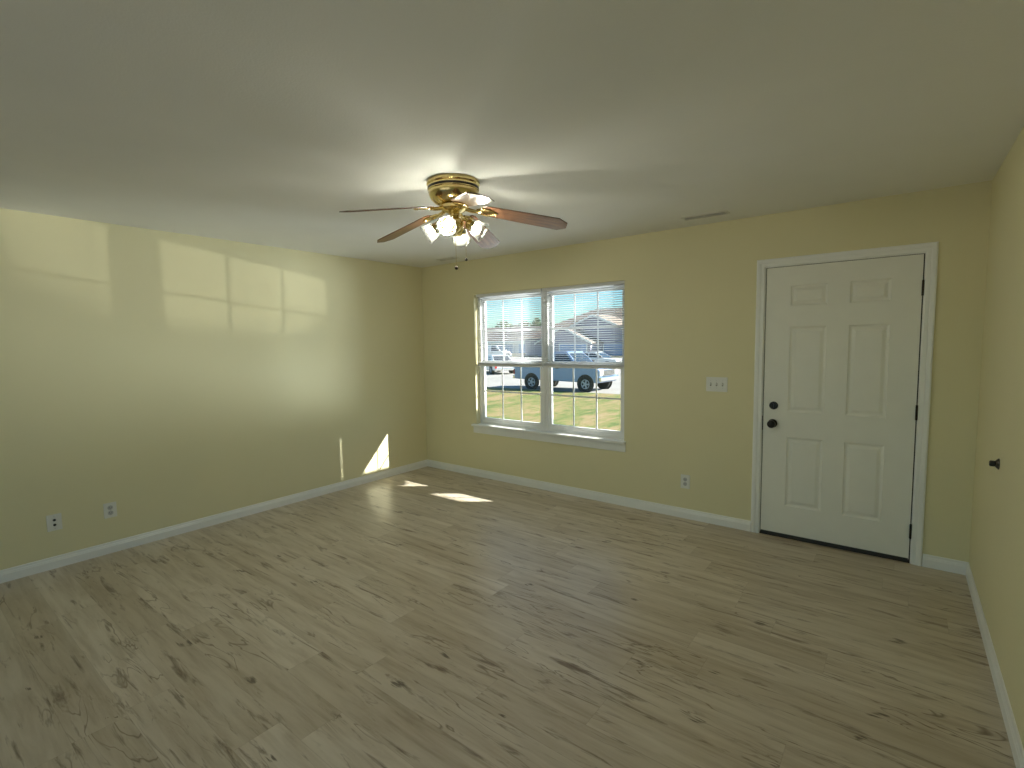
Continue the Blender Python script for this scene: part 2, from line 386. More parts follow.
for i, (x0, x1) in enumerate(((WX0, XM), (XM, WX1))):
    root = empty('window_%d' % (i + 1), ((x0 + x1) / 2, 0.1, WZ0), kind='structure')
    root['label'] = ['left white double hung window unit looking onto the lawn', 'right white double hung window unit looking onto the lawn'][i]
    inv = Matrix.Translation(-Vector(root.location))
    b = NB(); ring(b, x0 + 0.001, x1 - 0.001, WZ0 + 0.001, WZ1 - 0.001, 0.062, 0.135, 0.036)
    fr = obj('window_frame', b, m_vinyl, root, bevel=0.002)
    zm = 1.30
    s1 = sash(root, 'lower_sash', x0 + 0.036, x1 - 0.036, WZ0 + 0.036, zm + 0.02, 0.070, 0.098)
    s2 = sash(root, 'upper_sash', x0 + 0.036, x1 - 0.036, zm - 0.016, WZ1 - 0.036, 0.100, 0.128)
    b = NB(); box(b, (x0 + x1) / 2 - 0.03, (x0 + x1) / 2 + 0.03, 0.060, 0.072, zm + 0.02, zm + 0.032); obj('sash_lock', b, m_vinyl, root, bevel=0.002)
    for ch in root.children: ch.location = ch.location - Vector(root.location)
b = NB(); box(b, WX0 - 0.045, WX1 + 0.02, -0.045, 0.0, 0.582, 0.607); box(b, WX0, WX1, 0.0, 0.068, 0.6005, 0.607)
obj('trim_1', b, m_trim, bevel=0.004, kind='structure')
b = NB(); box(b, WX0 - 0.04, WX1 + 0.015, -0.014, 0.0, 0.505, 0.582); obj('trim_2', b, m_trim, bevel=0.003, kind='structure')

# glazed opening added behind the camera to let in fill daylight
pd = empty('fill_opening', (PX0, YB, 0), kind='structure'); pd['label'] = 'glazed opening added in the unseen back wall for fill daylight'
b = NB(); n = 3
for k in range(n):
    xa = PX0 + (PX1 - PX0) * k / n; xb = PX0 + (PX1 - PX0) * (k + 1) / n
    ring(b, xa, xb, 0.0, PZ, YB - 0.10, YB - 0.05, 0.05)
o = obj('fill_frame', b, m_vinyl, pd); o.location = (-PX0, -YB, 0)
b = NB(); box(b, PX0, PX1, YB - 0.077, YB - 0.073, 0.05, PZ - 0.05); o = obj('pane', b, m_glass, pd); o.location = (-PX0, -YB, 0)

# mini blinds
def blind(x0, x1, label):
    root = empty('mini_blind', ((x0 + x1) / 2, 0.03, WZ1), 0, label, 'window blind', 'white mini blinds over the upper sashes')
    off = -Vector(root.location)
    y = 0.032; zb = 1.262
    kids = []
    b = NB(); box(b, x0, x1, y - 0.014, y + 0.014, WZ1 - 0.028, WZ1 - 0.001); kids.append(obj('head_rail', b, m_slat, root, bevel=0.002))
    b = NB()
    z = WZ1 - 0.036; tilt = math.radians(-13)
    while z > zb + 0.035:
        rows = []
        for k in range(5):
            s = -0.0125 + 0.025 * k / 4
            dy = s * math.cos(tilt); dz = s * math.sin(tilt) + 0.0016 * (1 - (s / 0.0125) ** 2)
            rows.append((b.verts.new((x0 + 0.003, y + dy, z + dz)), b.verts.new((x1 - 0.003, y + dy, z + dz)), ))
        for (a, c), (d, e) in zip(rows, rows[1:]): b.faces.new((a, c, e, d))
        z -= 0.0212
    sl = obj('slats', b, m_slat, root, smooth=True); kids.append(sl)
    md = sl.modifiers.new('solid', 'SOLIDIFY'); md.thickness = 0.0005
    b = NB(); box(b, x0 + 0.002, x1 - 0.002, y - 0.012, y + 0.012, zb, zb + 0.02)
    # slats stacked on the bottom rail
    for k in range(7): box(b, x0 + 0.003, x1 - 0.003, y - 0.0125, y + 0.0125, zb + 0.021 + k * 0.0024, zb + 0.0222 + k * 0.0024)
    kids.append(obj('bottom_rail', b, m_slat, root))
    for xx in (x0 + 0.11, (x0 + x1) / 2, x1 - 0.11):
        b = NB()
        for s in (-0.0135, 0.0135): tube(b, [(xx, y + s, zb + 0.02), (xx, y + s, WZ1 - 0.02)], 0.0008, 5)
        kids.append(obj('ladder_cord', b, m_slat, root))
    b = NB(); tube(b, [(x0 + 0.06, y - 0.018, WZ1 - 0.02), (x0 + 0.062, y - 0.02, 1.5)], 0.003, 6); kids.append(obj('tilt_wand', b, m_slat, root))
    for k in kids: k.location = off
blind(WX0 + 0.014, XM - 0.012, 'white mini blind covering the upper sash of the left window unit')
blind(XM + 0.004, WX1 - 0.010, 'white mini blind covering the upper sash of the right window unit')

# ------------------------------------------------------------------ front door
dr = empty('door_1', (DX0, 0, 0), kind='structure'); dr['label'] = 'white six panel front door in the yellow wall'
def dpart(name, b, m, parent=None, **kw):
    o = obj(name, b, m, parent or dr, **kw)
    if (parent or dr) is dr: o.location = -Vector(dr.location)
    return o
# slab with six raised panels
b = NB()
px = [DX0, 3.967, 4.199, 4.330, 4.557, DX1]; pz = [0.022, 0.25, 0.78, 0.972, 1.605, 1.757, 1.905, DZ1]
YF = 0.006
for i in range(5):
    for j in range(7):
        x0, x1, z0, z1 = px[i], px[i + 1], pz[j], pz[j + 1]
        if i in (1, 3) and j in (1, 3, 5):
            loops = []
            for ins, dep in ((0, 0), (0.006, 0.006), (0.014, 0.009), (0.020, 0.009), (0.040, 0.002), (0.044, 0.002)):
                loops.append([b.verts.new((x, YF + dep, z)) for x, z in ((x0 + ins, z0 + ins), (x1 - ins, z0 + ins), (x1 - ins, z1 - ins), (x0 + ins, z1 - ins))])
            for a, c in zip(loops, loops[1:]):
                for k in range(4): b.faces.new((a[k], a[(k + 1) % 4], c[(k + 1) % 4], c[k]))
            b.faces.new(loops[-1])
        else:
            b.faces.new([b.verts.new(p) for p in ((x0, YF, z0), (x1, YF, z0), (x1, YF, z1), (x0, YF, z1))])
box(b, DX0, DX1, YF + 0.012, YF + 0.044, 0.022, DZ1)
for (x0, x1, z0, z1) in ((DX0, DX0, 0.022, DZ1), (DX1, DX1, 0.022, DZ1)):
    b.faces.new([b.verts.new(p) for p in ((x0, YF, z0), (x0, YF + 0.012, z0), (x0, YF + 0.012, z1), (x0, YF, z1))])
for z in (0.022, DZ1):
    b.faces.new([b.verts.new(p) for p in ((DX0, YF, z), (DX1, YF, z), (DX1, YF + 0.012, z), (DX0, YF + 0.012, z))])
bmesh.ops.remove_doubles(b, verts=b.verts[:], dist=1e-5)
slab = dpart('door_slab', b, m_door)
# jamb, stop
b = NB()
box(b, RX0 + 0.001, JX0, 0.0, WT, 0, JZ); box(b, JX1, RX1 - 0.001, 0.0, WT, 0, JZ); box(b, RX0 + 0.001, RX1 - 0.001, 0, WT, JZ, RZ - 0.001)
box(b, JX0, JX0 + 0.014, 0.054, 0.09, 0, JZ); box(b, JX1 - 0.014, JX1, 0.054, 0.09, 0, JZ); box(b, JX0 + 0.014, JX1 - 0.014, 0.054, 0.09, JZ - 0.014, JZ)
dpart('door_jamb', b, m_trim)
b = NB()   # dark strips stand in for the shade in the door gap
box(b, JX0 + 0.0005, DX0 - 0.0006, 0.010, 0.05, 0.02, JZ); box(b, DX1 + 0.0006, JX1 - 0.0005, 0.010, 0.05, 0.02, JZ); box(b, DX0, DX1, 0.010, 0.05, DZ1 + 0.0006, JZ - 0.0005)
dpart('gap_shade', b, m_slot)
b = NB()
def casing(b):
    prof = [(0.004, 0), (0.004, 0.009), (0.010, 0.012), (0.030, 0.012), (0.036, 0.016), (CW - 0.008, 0.018), (CW, 0.014), (CW, 0)]   # (distance from opening, thickness)
    path = [(JX0, 0, -1, 0), (JX0, JZ, -1, 1), (JX1, JZ, 1, 1), (JX1, 0, 1, 0)]
    rows = []
    for (x, z, sx, sz) in path: rows.append([b.verts.new((x + sx * d, -t, z + sz * d)) for d, t in prof])
    n = len(prof)
    for a, c in zip(rows, rows[1:]):
        for k in range(n): b.faces.new((a[k], a[(k + 1) % n], c[(k + 1) % n], c[k]))
    b.faces.new(rows[0]); b.faces.new(rows[-1])
casing(b); dpart('door_casing', b, m_trim)
b = NB(); box(b, JX0, JX1, 0.0, 0.15, 0.0, 0.012); box(b, JX0, JX1, 0.012, 0.045, 0.012, 0.020); dpart('threshold', b, m_bronze)
b = NB(); box(b, DX0 + 0.003, DX1 - 0.003, -0.002, YF - 0.0005, 0.006, 0.030); dpart('door_sweep', b, m_slot)
b = NB(); lathe(b, [(0.001, 0), (0.0325, 0), (0.0325, 0.006), (0.027, 0.012), (0.013, 0.016), (0.0115, 0.03), (0.016, 0.036), (0.027, 0.044), (0.030, 0.054), (0.027, 0.064), (0.015, 0.070), (0.001, 0.071)], (3.869, YF, 0.876), (0, -1, 0), 28)
dpart('door_knob', b, m_black, smooth=True)['label'] = 'round black door knob'
b = NB(); lathe(b, [(0.001, 0), (0.030, 0), (0.030, 0.008), (0.025, 0.014), (0.001, 0.015)], (3.873, YF, 1.013), (0, -1, 0), 28); box(b, 3.869, 3.877, -0.026, -0.008, 0.997, 1.029)
dpart('deadbolt', b, m_black, smooth=True)['label'] = 'black deadbolt thumb turn'
for z in (1.83, 1.02, 0.22):
    b = NB(); lathe(b, [(0.001, -0.002), (0.0045, 0), (0.0065, 0.002), (0.0065, 0.098), (0.0045, 0.1), (0.001, 0.102)], (DX1 + 0.003, -0.003, z - 0.05), (0, 0, 1), 12)
    box(b, DX1 - 0.001, DX1 + 0.0035, -0.002, 0.0095, z - 0.05, z + 0.05)
    dpart('hinge', b, m_bronze, smooth=True)
b = NB(); box(b, JX0 - 0.0008, DX0 - 0.0008, -0.001, 0.0095, 0.82, 0.93); dpart('strike_plate', b, m_bronze)

# ------------------------------------------------------------------ wall plates
def plate(name, pos, n, wd, ht, label, cat, kind):
    n = Vector(n); root = empty(name, pos, math.atan2(n.x, -n.y), label, cat)   # local -y points into the room
    if kind == 'outlet': root['group'] = None if False else 'wall outlets'
    b = NB(); t = 0.006
    prism(b, [(-wd / 2, 0, -ht / 2), (-wd / 2, -t * .5, -ht / 2), (-wd / 2 + .004, -t, -ht / 2 + .0), (wd / 2 - .004, -t, -ht / 2 + .0), (wd / 2, -t * .5, -ht / 2), (wd / 2, 0, -ht / 2)], (0, 0, ht))
    obj('cover_plate', b, m_plate, root)
    if kind == 'outlet':
        for s in (-1, 1):
            b = NB(); lathe(b, [(0.001, 0), (0.0165, 0), (0.0165, 0.0025), (0.001, 0.0026)], (0, -t, s * 0.0195), (0, -1, 0), 24)
            r = obj('receptacle', b, m_grey, root)
            b = NB()
            for xx, hh in ((-0.0065, 0.009), (0.0065, 0.007)): box(b, xx - 0.0011, xx + 0.0011, -t - 0.0030, -t - 0.0024, s * 0.0195 - hh / 2 + 0.002, s * 0.0195 + hh / 2 + 0.002)
            box(b, -0.002, 0.002, -t - 0.0030, -t - 0.0024, s * 0.0195 - 0.010, s * 0.0195 - 0.0065)
            obj('slots', b, m_slot, r)
        b = NB(); lathe(b, [(0.001, 0), (0.003, 0), (0.0025, 0.0012), (0.001, 0.0014)], (0, -t, 0), (0, -1, 0), 10); obj('screw', b, m_steel, root)
    elif kind == 'jack':
        for s in (-1, 1):
            b = NB(); lathe(b, [(0.001, 0), (0.0085, 0), (0.0085, 0.003), (0.0055, 0.0035), (0.0055, 0.009), (0.001, 0.0092)], (0, -t, s * 0.017), (0, -1, 0), 16)
            obj('jack_socket', b, m_slot, root)
        for s in (-1, 1):
            b = NB(); lathe(b, [(0.001, 0), (0.003, 0), (0.0025, 0.0012), (0.001, 0.0014)], (0, -t, s * 0.042), (0, -1, 0), 10); obj('screw', b, m_steel, root)
    else:
        for k in (-1, 0, 1):
            b = NB(); box(b, k * 0.046 - 0.005, k * 0.046 + 0.005, -t - 0.001, -t, -0.012, 0.012); r = obj('toggle_slot', b, m_slot, root)
            b = NB(); prism(b, [(k * 0.046 - 0.004, -t - 0.001, -0.006), (k * 0.046 - 0.004, -t - 0.001, 0.007), (k * 0.046 - 0.004, -t - 0.013, 0.011), (k * 0.046 - 0.004, -t - 0.014, 0.005)], (0.008, 0, 0))
            obj('toggle', b, m_plate, r)
            for s in (-1, 1):
                b = NB(); lathe(b, [(0.001, 0), (0.003, 0), (0.0025, 0.0012), (0.001, 0.0014)], (k * 0.046, -t, s * 0.030), (0, -1, 0), 10); obj('screw', b, m_steel, root)
plate('coax_plate', (0, -3.481, 0.323), (1, 0, 0), 0.080, 0.114, 'white wall plate with two dark round jacks low on the left wall', 'wall plate', 'jack')
plate('wall_outlet', (0, -3.168, 0.323), (1, 0, 0), 0.078, 0.112, 'white duplex outlet low on the left wall beside the two-jack plate', 'outlet', 'outlet')
plate('wall_outlet', (3.213, 0, 0.318), (0, -1, 0), 0.078, 0.118, 'white duplex outlet low on the wall between window and front door', 'outlet', 'outlet')
plate('light_switch', (3.456, 0, 1.158), (0, -1, 0), 0.165, 0.117, 'white three-toggle light switch plate left of the front door', 'light switch', 'switch')

# door stop on right wall
root = empty('door_stop', (W, -0.91, 0.905), 0, 'small black round door stop mounted on the right wall', 'door stop')
b = NB(); lathe(b, [(0.001, 0), (0.027, 0), (0.026, 0.003), (0.018, 0.011), (0.0125, 0.016), (0.001, 0.017)], (0, 0, 0), (-1, 0, 0), 28); obj('mounting_cone', b, simple('satin_black_metal', (0.09, 0.085, 0.08), 0.22, metal=0.9), root, smooth=True)
b = NB(); lathe(b, [(0.001, 0.015), (0.0125, 0.0152), (0.014, 0.018), (0.014, 0.030), (0.011, 0.034), (0.001, 0.035)], (0, 0, 0), (-1, 0, 0), 28); obj('bumper', b, m_slot, root, smooth=True)

# ceiling vents
def vent(cx, cy, lx, ly, label):
    root = empty('ceiling_vent', (cx, cy, H), 0, label, 'air vent')
    b = NB(); ring(b, -lx / 2, lx / 2, -ly / 2, ly / 2, 0, 0, 0)if False else None
    b.free() if b else None
    b = NB()
    def r2(o, i, z0, z1):
        for (x0, x1, y0, y1) in ((-lx / 2 + o, lx / 2 - o, -ly / 2 + o, -ly / 2 + i), (-lx / 2 + o, lx / 2 - o, ly / 2 - i, ly / 2 - o), (-lx / 2 + o, -lx / 2 + i, -ly / 2 + i, ly / 2 - i), (lx / 2 - i, lx / 2 - o, -ly / 2 + i, ly / 2 - i)):
            box(b, x0, x1, y0, y1, z0, z1)
    r2(0, 0.022, -0.006, 0); obj('vent_frame', b, m_ventw, root, bevel=0.002)
    b = NB(); box(b, -lx / 2 + 0.022, lx / 2 - 0.022, -ly / 2 + 0.022, ly / 2 - 0.022, -0.0015, 0); obj('duct_shade', b, m_dark, root)  # flat dark sheet painted for the shade inside the duct
    b = NB(); n = 6
    for k in range(n):
        y = -ly / 2 + 0.026 + (ly - 0.052) * (k + .5) / n
        for (xa, xb, t) in ((-lx / 2 + 0.022, -0.004, -25), (0.004, lx / 2 - 0.022, 25)):
            m = Matrix.Translation((0, y, -0.008)) @ Matrix.Rotation(math.radians(50), 4, 'X')
            box(b, xa, xb, -0.007, 0.007, -0.0004, 0.0004, m)
    box(b, -0.004, 0.004, -ly / 2 + 0.022, ly / 2 - 0.022, -0.010, -0.0015)
    obj('louvres', b, m_ventw, root)
    b = NB(); box(b, lx / 2 - 0.015, lx / 2 - 0.009, -0.012, 0.012, -0.018, -0.006); obj('damper_lever', b, m_ventw, root)
vent(3.435, -0.30, 0.33, 0.10, 'white ceiling air vent with louvres near the front door')
vent(0.70, -0.25, 0.26, 0.10, 'white ceiling air vent near the far left corner above the window')

# ------------------------------------------------------------------ ceiling fan
FX, FY = 2.572, -2.072
fan = empty('ceiling_fan', (FX, FY, H), 0, 'brass hugger ceiling fan with five walnut blades and four lit bulbs', 'ceiling fan')
b = NB()
lathe(b, [(0.001, 0), (0.146, 0), (0.150, -0.006), (0.150, -0.020), (0.143, -0.026), (0.145, -0.030), (0.145, -0.052), (0.141, -0.056), (0.143, -0.060), (0.139, -0.078), (0.128, -0.100), (0.108, -0.118), (0.090, -0.127), (0.001, -0.128)], n=64)
hs = obj('motor_housing', b, m_brass, fan, smooth=True)
b = NB(); lathe(b, [(0.1452, -0.036), (0.1456, -0.0375), (0.1456, -0.0475), (0.1452, -0.049)], n=64, cap=False); obj('dark_band', b, m_bronze, hs, smooth=True)
b = NB(); lathe(b, [(0.001, -0.126), (0.066, -0.128), (0.074, -0.134), (0.076, -0.152), (0.066, -0.162), (0.045, -0.170), (0.001, -0.171)], n=48); obj('flywheel', b, m_brass, fan, smooth=True)
ZBL = -0.152
def blade_parts(az, par):
    rot = Matrix.Rotation(az, 4, 'Z')
    holder = None
    # blade outline: widening, pointed-hexagon tip
    out = [(0.165, -0.045), (0.19, -0.058), (0.42, -0.066), (0.605, -0.070), (0.655, -0.030), (0.655, 0.030), (0.605, 0.070), (0.42, 0.066), (0.19, 0.058), (0.165, 0.045)]
    tilt = Matrix.Rotation(math.radians(-12.5), 4, 'X')
    m = Matrix.Translation((0.1, 0, ZBL)) @ Matrix.Rotation(math.radians(11.0), 4, 'Y') @ Matrix.Translation((-0.1, 0, 0)) @ tilt
    b = NB(); prism(b, [m @ Vector((x, y, 0.0)) for x, y in out], (0, 0, 0.006))
    bl = obj('blade', b, m_blade, par, bevel=0.002); bl.rotation_euler = (0, 0, az)
    b = NB()  # ornate blade iron
    tube(b, [(0.060, 0, -0.148), (0.095, 0.0, -0.162), (0.125, 0, -0.168), (0.155, 0, ZBL - 0.016)], [0.013, 0.011, 0.010, 0.011], 10)
    for s in (-1, 1):
        tube(b, [m @ Vector((0.135, s * 0.006, -0.004)), m @ Vector((0.160, s * 0.030, -0.006)), m @ Vector((0.195, s * 0.036, -0.006)), m @ Vector((0.225, s * 0.020, -0.006)), m @ Vector((0.250, s * 0.004, -0.006))], [0.007, 0.006, 0.006, 0.005, 0.005], 8)
    box(b, 0.13, 0.245, -0.013, 0.013, -0.006, -0.0005, m)
    for x, y in ((0.178, 0.032), (0.178, -0.032), (0.235, 0.0)):
        lathe(b, [(0.001, 0), (0.009, 0.0), (0.007, 0.005), (0.001, 0.006)], tuple(m @ Vector((x, y, -0.006))), (0, 0, -1), 12)
    ir = obj('blade_iron', b, m_brass, bl, smooth=True)
for k in range(5): blade_parts(math.radians(110 + 72 * k), fan)
# light kit
b = NB(); lathe(b, [(0.001, -0.169), (0.030, -0.171), (0.034, -0.190), (0.028, -0.200), (0.050, -0.212), (0.056, -0.228), (0.052, -0.250), (0.034, -0.272), (0.018, -0.282), (0.010, -0.296), (0.001, -0.300)], n=40); kit = obj('light_kit', b, m_brass, fan, smooth=True)
KZ = -0.238
for az in (-61, 29, 119, 209):
    a = math.radians(az); out = Vector((math.cos(a), math.sin(a), 0)); ax = (out + Vector((0, 0, -0.62))).normalized()
    p0 = out * 0.045 + Vector((0, 0, -0.215)); sock = out * 0.084 + Vector((0, 0, KZ))
    b = NB(); tube(b, [p0, out * 0.066 + Vector((0, 0, -0.214)), out * 0.083 + Vector((0, 0, KZ + 0.012)), sock], 0.008, 10)
    lathe(b, [(0.001, -0.012), (0.020, -0.010), (0.029, 0.0), (0.033, 0.042), (0.0315, 0.043), (0.027, 0.004), (0.001, 0.003)], tuple(sock), tuple(ax), 24)
    arm = obj('lamp_arm', b, m_brass, kit, smooth=True)
    b = NB()
    wv = lambda t, h: 0.02 * math.cos(12 * t) * max(0, h / 0.1)
    lathe(b, [(0.029, 0.012), (0.0365, 0.034), (0.043, 0.038), (0.045, 0.060), (0.049, 0.080), (0.058, 0.100)], tuple(sock), tuple(ax), 72, cap=False, wave=wv)
    sh = obj('lamp_shade', b, m_shade, arm, smooth=True)
    md = sh.modifiers.new('solid', 'SOLIDIFY'); md.thickness = 0.0025; sh['label'] = 'clear ribbed glass tulip shade'
    b = NB(); lathe(b, [(0.001, 0.008), (0.013, 0.010), (0.013, 0.028), (0.019, 0.040), (0.024, 0.054), (0.022, 0.066), (0.013, 0.075), (0.001, 0.078)], tuple(sock), tuple(ax), 24); obj('light_bulb', b, m_bulb, arm, smooth=True)['label'] = 'lit bulb glowing warm white'
for (x, y, z1, br) in ((0.022, -0.014, -0.487, 0.011), (0.062, 0.027, -0.440, 0.0085)):
    b = NB(); z = -0.27
    while z > z1 + 0.012:
        lathe(b, [(0.0003, -0.0016), (0.0016, 0), (0.0003, 0.0016)], (x, y, z), (0, 0, 1), 6); z -= 0.0036
    tube(b, [(x, y, -0.262), (x, y, z1)], 0.0006, 5)
    ch = obj('pull_chain', b, m_brass, fan, smooth=True)
    b = NB(); lathe(b, [(0.001, br * 1.3), (br * .35, br * 1.2), (br * .7, br * .7), (br, 0), (br * .7, -br * .7), (0.001, -br)], (x, y, z1), (0, 0, 1), 20); obj('chain_fob', b, m_bronze, ch, smooth=True)

# ------------------------------------------------------------------ outdoors
G = -0.8
b = NB(); box(b, -60, 40, WT + 0.016, 15.7, G - 0.3, G); obj('lawn', b, m_grass, kind='structure')
b = NB(); box(b, -140, 60, 15.7, 58, G - 0.3, G - 0.02); obj('street', b, m_conc, kind='structure')
b = NB(); box(b, -300, 200, 58, 400, G - 0.3, G - 0.01); obj('far_ground', b, m_soil, kind='structure')

b = NB(); box(b, -60, 40, -60, YB - 0.21, G - 0.3, G + 0.4); obj('rear_bounce_ground', b, m_conc, kind='structure')  # unseen ground added to reflect daylight in through the rear opening

b = NB(); box(b, -8, 9.0, 0.5, 5.6, G, G + 0.03); obj('bounce_slab', b, m_bounce, kind='structure')  # pale slab added out of view to bounce sunlight onto the ceiling

# porch over the front door: roof slab, post and stoop (out of sight, it cuts the sun through the window)
pr = empty('porch', (4.4, 0.8, G), 0, 'small gabled porch roof on two posts outside the front door', 'porch')
def local(o, root): o.location = -Vector(root.location); return o
b = NB(); prism(b, [(2.85, WT + 0.016, 2.20), (2.85, WT + 0.016, 2.31), (4.3, WT + 0.016, 2.89), (5.75, WT + 0.016, 2.31), (5.75, WT + 0.016, 2.20), (4.3, WT + 0.016, 2.78)], (0, 1.344, 0)); local(obj('porch_roof', b, m_roof2, pr), pr)
b = NB(); box(b, 3.55, 5.05, 1.38, 1.499, 2.475, 2.58); local(obj('porch_beam', b, m_trim, pr), pr)
b = NB(); prism(b, [(3.56, 1.40, 2.4745 + 0.106), (3.56, 1.40, 2.4745 + 0.005 + 0.1061), (4.3, 1.40, 2.775), (5.04, 1.40, 2.5806)], (0, 0.09, 0)); local(obj('porch_gable', b, m_trim, pr), pr)
b = NB(); prism(b, [(2.85, 1.46, 2.11), (2.85, 1.46, 2.198), (3.53, 1.46, 2.469), (3.53, 1.46, 2.385)], (0, 0.039, 0)); local(obj('rake_board', b, m_trim, pr), pr)
for x0 in (3.78, 5.0):
    b = NB(); box(b, x0, x0 + 0.14, 1.37, 1.499, -0.1, 2.4745); local(obj('porch_post', b, m_trim, pr), pr)
b = NB(); box(b, 3.3, 5.6, WT + 0.016, 1.6, G, -0.1); local(obj('stoop', b, m_conc, pr), pr)

# vehicles -----------------------------------------------------------
def wheel(par, x, y, r, side, z0):
    b = NB(); s = side
    lathe(b, [(r * .62, 0.02), (r * .9, 0.0), (r, 0.03), (r, 0.19), (r * .9, 0.22), (r * .62, 0.20)], (x, y, z0 + r), (0, s, 0), 32, cap=False)
    lathe(b, [(r * .62, 0.02), (r * .62, 0.20)], (x, y, z0 + r), (0, s, 0), 32, cap=True)
    t = obj('wheel', b, m_tire, par, smooth=True)
    b = NB(); m = frame_mat((x, y, z0 + r), (0, s, 0))
    lathe(b, [(r * .62, 0.206), (r * .58, 0.222), (r * .52, 0.205), (r * .52, 0.203)], (x, y, z0 + r), (0, s, 0), 32, cap=False)
    for k in range(5):
        mm = m @ Matrix.Rotation(2 * PI * k / 5, 4, 'Z'); box(b, 0, r * .55, -r * .10, r * .10, 0.203, 0.216, mm)
    lathe(b, [(0.001, 0.224), (r * .16, 0.222), (r * .18, 0.204)], (x, y, z0 + r), (0, s, 0), 16, cap=False)
    obj('rim', b, m_rim, t)
def vehicle(name, loc, rz, label, cat, paint, body, cabin, wins, wheels, wr, wd, nose, bed=None, hood_lights=None):
    """body/cabin: side outlines (x,z); drawn along x, width wd along y; front towards +x; z=0 the ground"""
    root = empty(name, loc, rz, label, cat)
    b = NB(); hw = wd / 2
    prism(b, [(x, -hw, z) for x, z in body], (0, wd, 0)); obj('body', b, paint, root, bevel=0.04, smooth=True)
    b = NB(); hc = hw - 0.05; ins = 0.16      # tapered greenhouse
    zlo = min(z for x, z in cabin); zhi = max(z for x, z in cabin)
    f = lambda z: hc - ins * (z - zlo) / (zhi - zlo)
    A = [b.verts.new((x, -f(z), z)) for x, z in cabin]; B = [b.verts.new((x, f(z), z)) for x, z in cabin]
    b.faces.new(A); b.faces.new(B); n = len(A)
    for k in range(n): b.faces.new((A[k], A[(k + 1) % n], B[(k + 1) % n], B[k]))
    cb = obj('cabin', b, paint, root, bevel=0.03, smooth=True)
    for wpoly in wins:
        for s in (-1, 1):
            b = NB(); prism(b, [(x, s * (f(z) + 0.004), z) for x, z in wpoly], (0, -s * 0.02, 0)); obj('side_window', b, m_cglass, cb)
    # windscreen and rear window follow the cabin's sloped ends
    for (pa, pb) in ((cabin[-2], cabin[-1]), (cabin[1], cabin[0])):
        b = NB(); (xa, za), (xb, zb) = pa, pb
        d = 0.012 if pa is cabin[-2] else -0.012
        t0, t1 = 0.12, 0.92
        P = lambda t: (xa + (xb - xa) * t, za + (zb - za) * t)
        (x0, z0), (x1, z1) = P(t0), P(t1)
        prism(b, [(x0 + d, -f(z0) + .09, z0), (x1 + d, -f(z1) + .09, z1), (x1 + d, f(z1) - .09, z1), (x0 + d, f(z0) - .09, z0)], (-2 * d, 0, 0))
        obj('windscreen' if d > 0 else 'rear_window', b, m_cglass, cb)
    for x in wheels:
        for s in (-1, 1):
            wheel(root, x, s * (hw - 0.195), wr, s, 0)
            b = NB(); lathe(b, [(0.001, 0), (wr * 1.22, 0), (wr * 1.22, 0.012), (0.001, 0.012)], (x, s * (hw - 0.008), wr * 1.04), (0, s, 0), 36)
            obj('wheel_arch', b, m_slot, root)
    xf, zb0, zt0 = nose
    b = NB(); box(b, xf - 0.02, xf + 0.10, -hw + 0.02, hw - 0.02, zb0, zb0 + 0.20); obj('front_bumper', b, m_chrome, root, bevel=0.03)
    b = NB(); ring2 = []; box(b, xf, xf + 0.03, -hw * .62, hw * .62, zb0 + 0.24, zt0)
    g = obj('grille', b, m_slot, root)
    b = NB()
    for k in range(5): box(b, xf + 0.03, xf + 0.045, -hw * .62, hw * .62, zb0 + 0.25 + (zt0 - zb0 - .27) * k / 4, zb0 + 0.265 + (zt0 - zb0 - .27) * k / 4)
    obj('grille_bars', b, m_chrome, g)
    for s in (-1, 1):
        b = NB(); box(b, xf - 0.01, xf + 0.035, min(s * hw * .64, s * (hw - .03)), max(s * hw * .64, s * (hw - .03)), zb0 + 0.26, zt0); obj('headlight', b, m_head, root, bevel=0.01)
    xr = min(x for x, z in body)
    b = NB(); box(b, xr - 0.10, xr + 0.02, -hw + .03, hw - .03, zb0, zb0 + 0.18); obj('rear_bumper', b, m_chrome, root, bevel=0.03)
    for s in (-1, 1):
        b = NB(); box(b, xr - 0.015, xr + 0.06, min(s * (hw - .16), s * (hw + .004)), max(s * (hw - .16), s * (hw + .004)), zt0 - 0.28, zt0 - 0.02); obj('tail_light', b, m_tail, root)
    for s in (-1, 1):
        xm = cabin[-1][0] - 0.25; zm = cabin[-1][1] + 0.08
        b = NB(); box(b, xm - 0.05, xm + 0.05, min(s * hw, s * (hw + .17)), max(s * hw, s * (hw + .17)), zm, zm + 0.17); obj('wing_mirror', b, m_slot, root, bevel=0.02)
    for wpoly in wins:
        xh = min(x for x, z in wpoly) + 0.12
        for s in (-1, 1):
            b = NB(); box(b, xh, xh + 0.16, min(s * hw, s * (hw + .02)), max(s * hw, s * (hw + .02)), zlo - 0.12, zlo - 0.08); obj('door_handle', b, m_slot, root)
    return root
